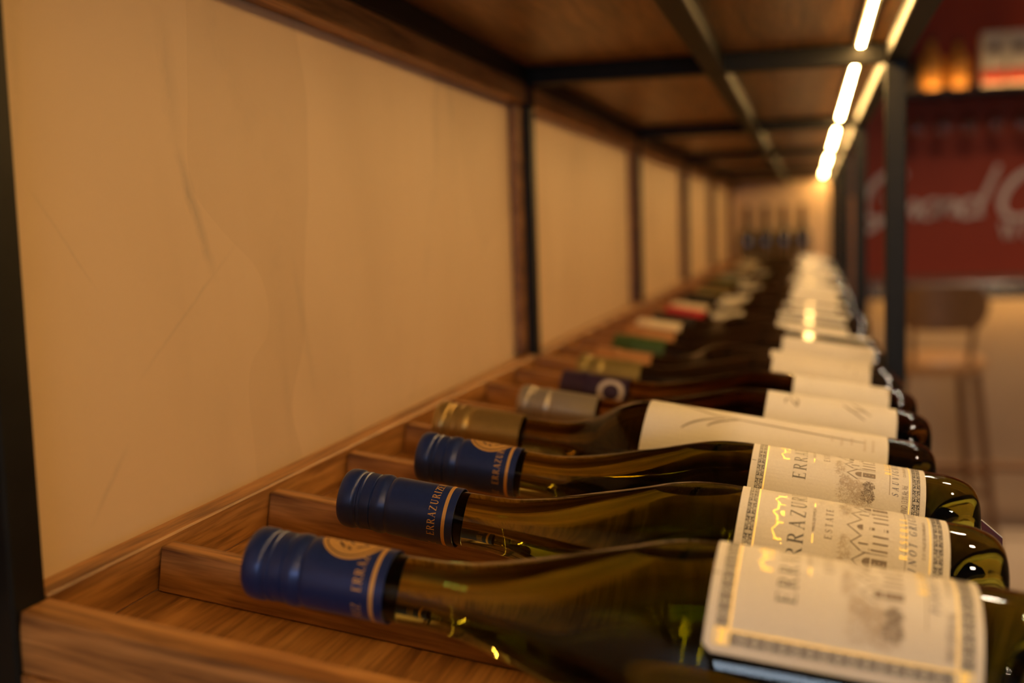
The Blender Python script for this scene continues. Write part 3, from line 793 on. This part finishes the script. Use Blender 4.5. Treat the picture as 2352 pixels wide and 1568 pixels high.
estate_bottle(0.0690, SLOTS[0][0], math.radians(-2), math.radians(86), 'PINOT GRIGIO', 'D.O. VALLE DE CASABLANCA', math.radians(-11),
              'nearest white wine bottle, its blurred cream label cut off by the lower frame edge', 0.0145, 0.0008, TAU - 0.0185)
estate_bottle(0.0618, SLOTS[0][1], math.radians(26), math.radians(119), 'PINOT GRIGIO', 'D.O. VALLE DE CASABLANCA', None,
              'white wine bottle second from the front, blue cap lettering sharp, PINOT GRIGIO label', 0.0050)
estate_bottle(0.0650, SLOTS[0][2], math.radians(-2), math.radians(112), 'SAUVIGNON BLANC', 'D.O. REGION DEL ACONCAGUA', math.radians(-13),
              'white wine bottle third from the front with SAUVIGNON label in sharp focus', 0.0080)

def other_bottle(x, y, prof, L, R, glassmat, capkind, capmat, lab, label, phi=0.0, draw=None, seg=64, extra=None, group='wine bottles lying on the trays', fine_n=2):
    L0, R0 = (0.316, 0.040) if prof is BURG else (0.313, 0.0372)
    root = tag(bottle_root(x, y, R), label, 'wine bottle', group)
    key = ('g', id(prof), round(L, 4), round(R, 4), seg)
    P = fine(scale_prof(prof, L, R, L0, R0), fine_n)
    g = cached((key, glassmat), lambda: MB().lathe(P, seg).mesh('glass_body', 60))
    obj('glass_body', g, glassmat, root)
    cap = add_cap(root, capkind, capmat, 64)
    if lab:
        a0, wdt, hgt, mat = lab
        lo = label_mesh(R, phi, a0, wdt, hgt, 1.0, n=28).build('paper_label', mat, root, 60)
        if draw: printed(lo, draw, R, phi, a0)
    if extra: extra(root, cap)
    return root
def strokes(lst, wd): 
    out = []
    for pts in lst:
        n = len(pts); out += [list(q) for q in ribbon(pts, [wd * (0.4 + 0.6 * math.sin(PI * (i + 0.5) / n)) for i in range(n)])]
    return out
def curve(p0, p1, p2, n=12): return [((1 - t) ** 2 * p0[0] + 2 * t * (1 - t) * p1[0] + t * t * p2[0], (1 - t) ** 2 * p0[1] + 2 * t * (1 - t) * p1[1] + t * t * p2[1]) for t in [i / n for i in range(n + 1)]]
# fourth: gold screw cap, long label with a bare branch
branch = strokes([curve((16, -16), (5, -30), (1, -46)), curve((1, -46), (-2, -90), (-4, -138)), curve((-17, -24), (-7, -32), (-1, -50)), curve((-12, -40), (-6, -44), (0, -60))], 1.8)
marks = []
for s_, v_, l_ in ((-9, -118, 7), (-12, -124, 11), (-10, -130, 8), (-14, -138, 13), (-14, -143, 13)):
    for i in range(int(l_ / 1.6)): marks += [list(q) for q in ribbon([(s_ + i * 1.6, v_), (s_ + i * 1.6 + 0.9, v_ + 0.2)], [1.6, 1.2])]
MER = 152.0
other_bottle(0.0400, SLOTS[0][3], BORD, 0.330, 0.0385, 'dark_olive_glass', 'screw', 'cap_gold', (0.1475, 100, MER, 'paper'),
             'dark olive wine bottle with dull gold screw cap and long cream branch-drawing label', math.radians(6), {'ink_mid': [[(x - 7, y) for x, y in q] for q in branch], 'ink_light': [[(x - 5, y) for x, y in q] for q in marks]}, 96, fine_n=4)
# fifth: grey cap
fig5 = [[(x - 15, y) for x, y in q] for q in strokes([curve((-4, -14), (2, -12), (4, -16)), curve((4, -16), (-3, -20), (-6, -22)), curve((-6, -22), (0, -23), (6, -21)), curve((8, -18), (12, -14), (14, -20)),
                curve((2, -58), (-3, -62), (-10, -70)), curve((6, -54), (2, -58), (-2, -60)), curve((0, -62), (4, -66), (-4, -74)), curve((12, -60), (6, -64), (2, -70))], 1.6)]
other_bottle(0.0720, SLOTS[0][4], BURG, 0.306, 0.0395, 'brown_glass', 'screw', 'cap_grey', (0.1885, 94, 92, 'paper'),
             'brown wine bottle with pewter grey screw cap and cream label bearing small script', math.radians(0), {'ink_mid': fig5}, 96, fine_n=4)
def white_ring(root, cap):
    ring = [(9.6 * math.cos(2 * PI * i / 40), 9.6 * math.sin(2 * PI * i / 40)) for i in range(41)]
    cyl_map([list(q) for q in ribbon(ring, [4.2] * 41)], 0.0148, math.radians(78), 0.046, 0.0002).build('ring_mark', 'white_print', cap)
fig6 = [[(x - 14, y) for x, y in q] for q in strokes([curve((6, -14), (12, -16), (16, -12)), curve((2, -62), (8, -66), (14, -70)), curve((-6, -74), (0, -76), (8, -74))], 1.2)]
other_bottle(0.0820, SLOTS[0][5], BURG, 0.296, 0.0395, 'brown_glass', 'cork', 'cap_purple', (0.1965, 92, 76, 'paper'),
             'dark wine bottle whose purple capsule carries a white ring', 0.0, {'ink_light': fig6}, extra=white_ring)
other_bottle(0.0740, SLOTS[0][6], BURG, 0.302, 0.0390, 'black_glass', 'screw', 'cap_olive', (0.1835, 96, 88, 'paper_warm'),
             'black wine bottle with olive screw cap, second last before the second rack upright', 0.0, {'ink_light': fig6})
other_bottle(0.0735, SLOTS[0][7], BORD, 0.302, 0.0365, 'black_glass', 'cork', 'cap_copper', (0.1800, 96, 98, 'paper_warm'),
             'black wine bottle with copper capsule, last before the second rack upright', 0.0, {'ink_light': fig6})
# the further bays
CAPS = [['cap_green', 'cap_copper', 'cap_cream', 'cap_black', 'cap_red', 'cap_cream', 'cap_black'],
        ['cap_black', 'cap_olive', 'cap_black', 'cap_gold', 'cap_black', 'cap_green', 'cap_grey'],
        ['cap_grey', 'cap_black', 'cap_gold', 'cap_black', 'cap_cream', 'cap_black', 'cap_black'],
        ['cap_cream', 'cap_black', 'cap_gold', 'cap_black', 'cap_grey', 'cap_black', 'cap_black']]
ORD = ['first', 'second', 'third', 'fourth', 'fifth', 'sixth', 'seventh']
UPR = ['second', 'third', 'fourth', 'fifth']
rb = random.Random(5)
for k in range(1, 5):
    for i, y in enumerate(SLOTS[k]):
        cm = CAPS[k - 1][i]
        bord = (i + k) % 3 == 0
        neck = (k == 2 and i in (0, 3, 5)) or (k == 1 and i in (4, 6)) or (k == 3 and i == 2)
        L_, R_ = (0.302, 0.0372) if bord else (0.304, 0.0385)
        colr = cm[4:]
        dr = {'ink_light': fig6}
        nm = '%s wine bottle past the %s rack upright, black glass with %s capsule' % (ORD[i], UPR[k - 1], colr)
        PN = scale_prof(BORD if bord else BURG, L_, R_, *((0.313, 0.0372) if bord else (0.316, 0.040)))
        def neckband(root, cap, PN=PN):
            mb = MB(); na, nt_ = 8, 14
            for ia in range(na + 1):
                a_ = 0.072 + 0.046 * ia / na; r_ = r_at(PN, a_) + 0.0008
                for it in range(nt_ + 1):
                    t_a = -1.1 + 2.2 * it / nt_; mb.v.append((a_, -r_ * math.sin(t_a), r_ * math.cos(t_a)))
            for ia in range(na):
                for it in range(nt_):
                    q0 = ia * (nt_ + 1) + it; mb.f.append((q0, q0 + 1, q0 + nt_ + 2, q0 + nt_ + 1))
            mb.build('neck_label', 'paper_warm', root, 60)
        other_bottle(0.070 + rb.uniform(-0.006, 0.008), y, BORD if bord else BURG, L_, R_, 'black_glass', 'screw' if cm in ('cap_grey', 'cap_olive') else 'cork', cm,
                     (0.186 + rb.uniform(-0.008, 0.008), rb.choice((74, 84, 94)), rb.choice((82, 90, 98)), 'paper' if i % 2 else 'paper_warm'), nm, rb.uniform(-0.65, 0.1), dr, 40, neckband if neck else None)

# ------------------------------------------------------------------ upright bottles at the far end of the rack
es = empty('end_shelf', (WX, POSTS[5], H - 0.215), label='walnut end shelf carrying the upright bottles before the end wall', cat='shelf')
MB().box(0.0215, XF - WX - 0.0215, 0.001, Y_END - POSTS[5] - 0.001, -0.018, 0, 0.001).build('board', 'wood_y', es)
MB().box(0.0215, XF - WX - 0.0215, 0.001, 0.014, -0.045, -0.0185, 0.001).build('apron', 'wood_x', es)
for i, xb in enumerate((-0.252, -0.178, -0.104, -0.030)):
    P = scale_prof(BORD, 0.285, 0.035, 0.313, 0.0372)
    root = empty('wine_bottle', (xb, 4.88, H - 0.2148), label='%s standing red wine bottle with maroon capsule before the end wall' % ('leftmost', 'second from left', 'third from left', 'rightmost')[i], cat='wine bottle', group='upright bottles on the end shelf')
    up_prof = [(0.285 - a, r) for a, r in P][::-1]
    obj('glass_body', cached('upb', lambda: MB().lathe(up_prof, 40, 'z').mesh('glass_body', 60)), 'black_glass', root)
    cp = [(0.285 - a, r) for a, r in CORK][::-1]
    obj('foil_capsule', cached('upc', lambda: MB().lathe(cp, 32, 'z').mesh('foil_capsule', 35)), 'cap_maroon', root)
    mb = MB()
    for q in range(20):
        t0, t1 = -PI / 2 + (q - 10) * 0.085, -PI / 2 + (q - 9) * 0.085; r = 0.0352; n = len(mb.v)
        for t, z in ((t0, 0.03), (t1, 0.03), (t1, 0.125), (t0, 0.125)): mb.v.append((r * math.cos(t), r * math.sin(t), z))
        mb.f.append((n, n + 1, n + 2, n + 3))
    me = cached('upl', lambda: mb.mesh('paper_label', 60))
    obj('paper_label', me, 'dim_label_paper', root)

# ------------------------------------------------------------------ price card at the tray front
noise_on('maroon_card', (0.07, 0.006, 0.006), (0.085, 0.008, 0.007), 200, 0.5)
pc = empty('price_card', (0.0933, 0.592, H - 0.2122), label='dark red price card corner standing behind the second bottle base', cat='card')
cp_ = [(-0.0118, 0.0622), (-0.0085, 0.0), (-0.002, 0.0), (-0.002, 0.0535)]
mb = MB(); mb.v = [(x, -0.0006, z) for x, z in cp_] + [(x, 0.0006, z) for x, z in cp_]
mb.f = [(0, 1, 2, 3), (7, 6, 5, 4)] + [(i, 4 + i, 4 + (i + 1) % 4, (i + 1) % 4) for i in range(4)]
mb.build('card', 'maroon_card', pc)
MB().tube([(-0.0118, 0, 0.0624), (-0.002, 0, 0.0537)], 0.0004, 6).build('card_edge', 'paper', pc)

# ------------------------------------------------------------------ bar counter
noise_on('counter_front', (0.50, 0.36, 0.23), (0.56, 0.42, 0.28), 4, 0.5)
noise_on('stone_top', (0.06, 0.04, 0.03), (0.10, 0.07, 0.05), 14, 0.25)
bc = empty('bar_counter', (0.24, 5.12, 0), label='beige fronted bar counter with dark top below the red wall', cat='counter')
MB().box(0, 2.9, 0.0, 0.55, 0.08, 1.02, 0.004).build('body', 'counter_front', bc)
MB().box(0.03, 2.87, 0.05, 0.5, 0.0, 0.08).build('plinth', 'counter_front', bc)
MB().box(-0.005, 2.95, -0.14, 0.58, 1.022, 1.058, 0.004).build('countertop', 'stone_top', bc)
MB().box(-0.005, 2.95, -0.14, -0.126, 0.992, 1.0215, 0.002).build('counter_apron', 'stone_top', bc)
MB().box(0.02, 2.88, -0.118, -0.106, 1.015, 1.0215).build('under_counter_light', 'counter_led', bc)
fr_ = MB(); fr_.tube([(0.02, -0.16, 0.30), (2.88, -0.16, 0.30)], 0.018, 12)
fr_.build('foot_rail', 'wood_dark_y', bc, 40)
for i in range(4):
    MB().tube([(0.2 + i * 0.8, -0.16, 0.30), (0.2 + i * 0.8, 0.02, 0.30)], 0.01, 8).build('rail_bracket', 'steel', bc, 40)
# bar stool
pbr('tan_leather', (0.50, 0.27, 0.11), 0.45)
noise_on('stool_wood', (0.16, 0.075, 0.028), (0.22, 0.11, 0.045), 20, 0.5, stretch=(6, 6, 1))
def stool(loc, rz, label):
    s_ = empty('bar_stool', loc, (0, 0, rz), label, 'stool', 'bar stools')
    MB().lathe([(0.0, 0.0), (0.0, 0.16), (0.01, 0.185), (0.035, 0.195), (0.055, 0.185), (0.065, 0.15), (0.068, 0.0)], 40, 'z', (0, 0, 0.74)).build('seat', 'tan_leather', s_, 50)
    for sx in (-1, 1):
        for sy in (-1, 1):
            MB().tube([(sx * 0.2, sy * 0.2, 0), (sx * 0.13, sy * 0.13, 0.745)], [0.014, 0.018], 10).build('leg', 'stool_wood', s_, 40)
    for sx in (-1, 1):
        MB().tube([(sx * 0.168, -0.168, 0.34), (sx * 0.168, 0.168, 0.34)], 0.011, 8).build('rung', 'stool_wood', s_, 40)
        MB().tube([(-0.172, sx * 0.172, 0.30), (0.172, sx * 0.172, 0.30)], 0.011, 8).build('rung', 'stool_wood', s_, 40)
    # curved backrest and its two supports
    mb = MB(); n = 20
    for i in range(n + 1):
        t = math.radians(-140 + 100 * i / n); e_ = 0.085 * (1 - abs(2 * i / n - 1) ** 5)
        for r in (0.205, 0.228):
            for z in (1.0 - e_, 1.0 + e_): mb.v.append((r * math.cos(t), r * math.sin(t), z))
    for i in range(n):
        a = 4 * i; c = a + 4
        mb.f += [(a, c, c + 1, a + 1), (a + 2, a + 3, c + 3, c + 2), (a + 1, c + 1, c + 3, a + 3), (a, a + 2, c + 2, c)]
    mb.f += [(0, 1, 3, 2), (4 * n, 4 * n + 2, 4 * n + 3, 4 * n + 1)]
    mb.build('backrest', 'stool_wood', s_, 40)
    for sx in (-1, 1):
        MB().tube([(sx * 0.10, -0.14, 0.76), (sx * 0.11, -0.195, 0.96)], 0.011, 8).build('back_support', 'stool_wood', s_, 40)
    return s_
stool((0.455, 4.62, 0), 0.10, 'wooden bar stool with curved back and tan seat beside the beige counter')

# ------------------------------------------------------------------ back-bar shelf on the red wall
noise_on('shelf_black', (0.02, 0.016, 0.014), (0.03, 0.024, 0.02), 30, 0.5)
YW = RY1 - 0.05
bs = empty('back_bar_shelf', (0.45, YW, H + 0.64), label='black back-bar shelf with glass hangers on the red wall', cat='shelf')
MB().box(0, 1.6, -0.26, -0.001, -0.03, 0.0, 0.002).build('shelf_plank', 'shelf_black', bs)
MB().box(0.02, 1.58, -0.215, -0.200, 0.0002, 0.0016).build('shelf_fill_strip', 'shelf_fill', bs)  # hidden glowing strip added to brighten the bottles and boxes
for i in range(12):
    MB().box(0.02 + i * 0.13, 0.028 + i * 0.13, -0.25, -0.02, -0.042, -0.031).build('glass_hanger', 'steel', bs)
wg = [(0.0, 0.033), (0.002, 0.034), (0.004, 0.008), (0.012, 0.004), (0.075, 0.004), (0.085, 0.008), (0.10, 0.026), (0.125, 0.037), (0.15, 0.039), (0.185, 0.032),
      (0.185, 0.0308), (0.15, 0.0378), (0.125, 0.0358), (0.10, 0.0245), (0.088, 0.004), (0.087, 0.0)]
wprof = [(-a, r) for a, r in [(0.0, 0.0)] + wg]
wme = MB().lathe(wprof, 28, 'z').mesh('stem_glass', 50); wme.materials.append(MAT['clear_glass'])
for i in range(8):
    o = bpy.data.objects.new('wine_glass', wme); C.objects.link(o)
    o.location = (0.535 + i * 0.125, YW - 0.14, H + 0.64 - 0.0425)
    tag(o, 'upside-down stemmed wine glass hanging under the back-bar shelf, %s from the left' % (ORD + ['eighth'])[i], 'wine glass', 'hanging wine glasses')
noise_on('amber_liquor', (0.85, 0.36, 0.07), (0.9, 0.42, 0.09), 20, 0.2)
pbr('dark_stopper', (0.03, 0.02, 0.015), 0.5)
pbr('box_white', (0.82, 0.75, 0.66), 0.6); pbr('box_red', (0.55, 0.06, 0.03), 0.6); pbr('box_dark', (0.10, 0.05, 0.04), 0.6)
def decanter(x, h, r, body, label):
    o = empty('liquor_bottle', (x, YW - 0.13, H + 0.6402), label=label, cat='liquor bottle', group='liquor on the back-bar shelf')
    MB().lathe([(0.0, 0.0), (0.0, r * 0.95), (0.006, r), (h * 0.62, r), (h * 0.72, r * 0.6), (h * 0.78, r * 0.36), (h * 0.92, r * 0.34), (h * 0.92, 0.0)], 32, 'z').build('bottle_body', body, o, 40)
    MB().lathe([(h * 0.921, 0.0), (h * 0.921, r * 0.42), (h, r * 0.4), (h, 0.0)], 20, 'z').build('stopper', 'dark_stopper', o, 40)
decanter(0.605, 0.27, 0.055, 'amber_liquor', 'amber liquor bottle leftmost on the back-bar shelf')
decanter(0.735, 0.25, 0.05, 'amber_liquor', 'amber liquor bottle between the other amber bottle and the white boxes')
decanter(0.505, 0.22, 0.045, 'dark_stopper', 'dark liquor bottle at the left end of the back-bar shelf')
for i, (xx, lab) in enumerate(((0.895, 'white and red gift box beside the amber bottles on the back-bar shelf'), (1.015, 'white and red gift box at the right of its twin on the back-bar shelf'))):
    o = empty('gift_box', (xx, YW - 0.13, H + 0.6402), label=lab, cat='box', group='gift boxes on the back-bar shelf')
    MB().box(-0.055, 0.055, -0.05, 0.05, 0.0, 0.27, 0.002).build('carton', 'box_white', o)
    MB().box(-0.056, 0.056, -0.0515, -0.0505, 0.02, 0.085).build('red_band', 'box_red', o)
    MB().lathe([(0.0, 0.0), (0.0, 0.028), (0.001, 0.028), (0.001, 0.0)], 20, 'z').build('seal', 'box_dark', o, 30, (0, -0.0515, 0.19), (PI / 2, 0, 0))
# script sign on the red wall
pbr('sign_white', (0.88, 0.74, 0.66), 0.6)
sg = empty('wall_sign', (0, YW, H), label='large pale script lettering on the red wall behind the bar', cat='sign')
def sign_letter(name, paths, wdt):
    mb = MB()
    for pts in paths:
        for q in ribbon(pts, [wdt * (0.55 + 0.45 * math.sin(PI * (i + 0.5) / len(pts))) for i in range(len(pts))]):
            n = len(mb.v)
            mb.v += [(a, -0.012, c) for a, c in q] + [(a, -0.0005, c) for a, c in q]
            mb.f += [(n, n + 1, n + 2, n + 3), (n + 7, n + 6, n + 5, n + 4)] + [(n + i, n + 4 + i, n + 4 + (i + 1) % 4, n + (i + 1) % 4) for i in range(4)]
    return mb.build(name, 'sign_white', sg)
def sl(pts, x0, s=1.0): return [(x0 + px * s + 0.42 * pz * s, pz * s) for px, pz in pts]
sign_letter('letter_g', [sl(arc(0.10, 0.125, 0.095, 0.125, 50, 300, 18), 0.24), sl([(0.1, 0.10), (0.2, 0.10)], 0.24), sl([(0.175, 0.1), (0.15, 0.0), (0.09, -0.06), (0.03, -0.05)], 0.24)], 0.034)
sign_letter('letter_r', [sl([(0.0, 0.0), (0.02, 0.09), (0.05, 0.075), (0.055, 0.0), (0.075, 0.0)], 0.475)], 0.026)
sign_letter('letter_a', [sl(arc(0.05, 0.045, 0.045, 0.045, 60, 330, 12), 0.55), sl([(0.09, 0.09), (0.085, 0.01), (0.115, 0.005)], 0.55)], 0.026)
sign_letter('letter_n', [sl([(0.0, 0.0), (0.0, 0.09)], 0.655), sl([(0.0, 0.05), (0.03, 0.088), (0.06, 0.08), (0.06, 0.01), (0.085, 0.005)], 0.655)], 0.026)
sign_letter('letter_d', [sl(arc(0.05, 0.045, 0.048, 0.045, 60, 330, 12), 0.745), sl([(0.095, 0.26), (0.092, 0.06), (0.1, 0.0), (0.125, 0.01)], 0.745)], 0.030)
sign_letter('letter_c', [sl(arc(0.12, 0.11, 0.115, 0.125, 40, 310, 18), 0.925)], 0.036)
def caps_letter(name, ch, x, z, size):
    mb = MB(); polys, wd = serif(ch, size, x, z, bold=1.3)
    for q in polys:
        n = len(mb.v)
        mb.v += [(a, -0.012, c) for a, c in q] + [(a, -0.0005, c) for a, c in q]
        mb.f += [(n, n + 1, n + 2, n + 3), (n + 7, n + 6, n + 5, n + 4)] + [(n + i, n + 4 + i, n + 4 + (i + 1) % 4, n + (i + 1) % 4) for i in range(4)]
    mb.build(name, 'sign_white', sg); return wd
xx = 0.955
for ch in 'WI': xx += caps_letter('letter_' + ch.lower(), ch, xx, -0.12, 0.085) + 0.012

# ------------------------------------------------------------------ ceiling spot lamps over the aisle
ORD2 = ['first', 'second', 'third', 'fourth', 'fifth', 'sixth', 'seventh']
for i, yy in enumerate((-2.0, -0.9, 0.2, 1.3, 2.4, 3.5, 4.6)):
    sp = empty('ceiling_spot', (0.72, yy, RZ), label='black ceiling spot lamp above the aisle, %s counted from the window' % ORD2[i], cat='lamp', group='ceiling spots above the aisle')
    MB().lathe([(-0.0, 0.0), (-0.0, 0.058), (-0.12, 0.058), (-0.12, 0.047), (-0.10, 0.045), (-0.10, 0.0)], 28, 'z').build('housing', 'steel', sp, 40)
    MB().lathe([(-0.104, 0.0), (-0.104, 0.044), (-0.1015, 0.044), (-0.1015, 0.0)], 24, 'z').build('lamp_face', 'lamp_disc', sp, 40)
for i, (xx, yy) in enumerate(((0.95, 4.75), (1.8, 4.75), (2.65, 4.75))):  # unseen spots added to brighten the red wall and counter, recess shaped as cut-off
    sp = empty('bar_fill_spot', (xx, yy, RZ), label='added unseen fill spot on the ceiling in front of the bar counter, %s from the left' % ORD2[i], cat='lamp', group='added fill spots before the bar')
    MB().lathe([(-0.0, 0.0), (-0.0, 0.045), (-0.12, 0.045), (-0.12, 0.036), (-0.09, 0.034), (-0.09, 0.0)], 28, 'z').build('housing', 'steel', sp, 40)
    MB().lathe([(-0.094, 0.0), (-0.094, 0.033), (-0.0915, 0.033), (-0.0915, 0.0)], 24, 'z').build('lamp_face', 'bar_fill_disc', sp, 40)
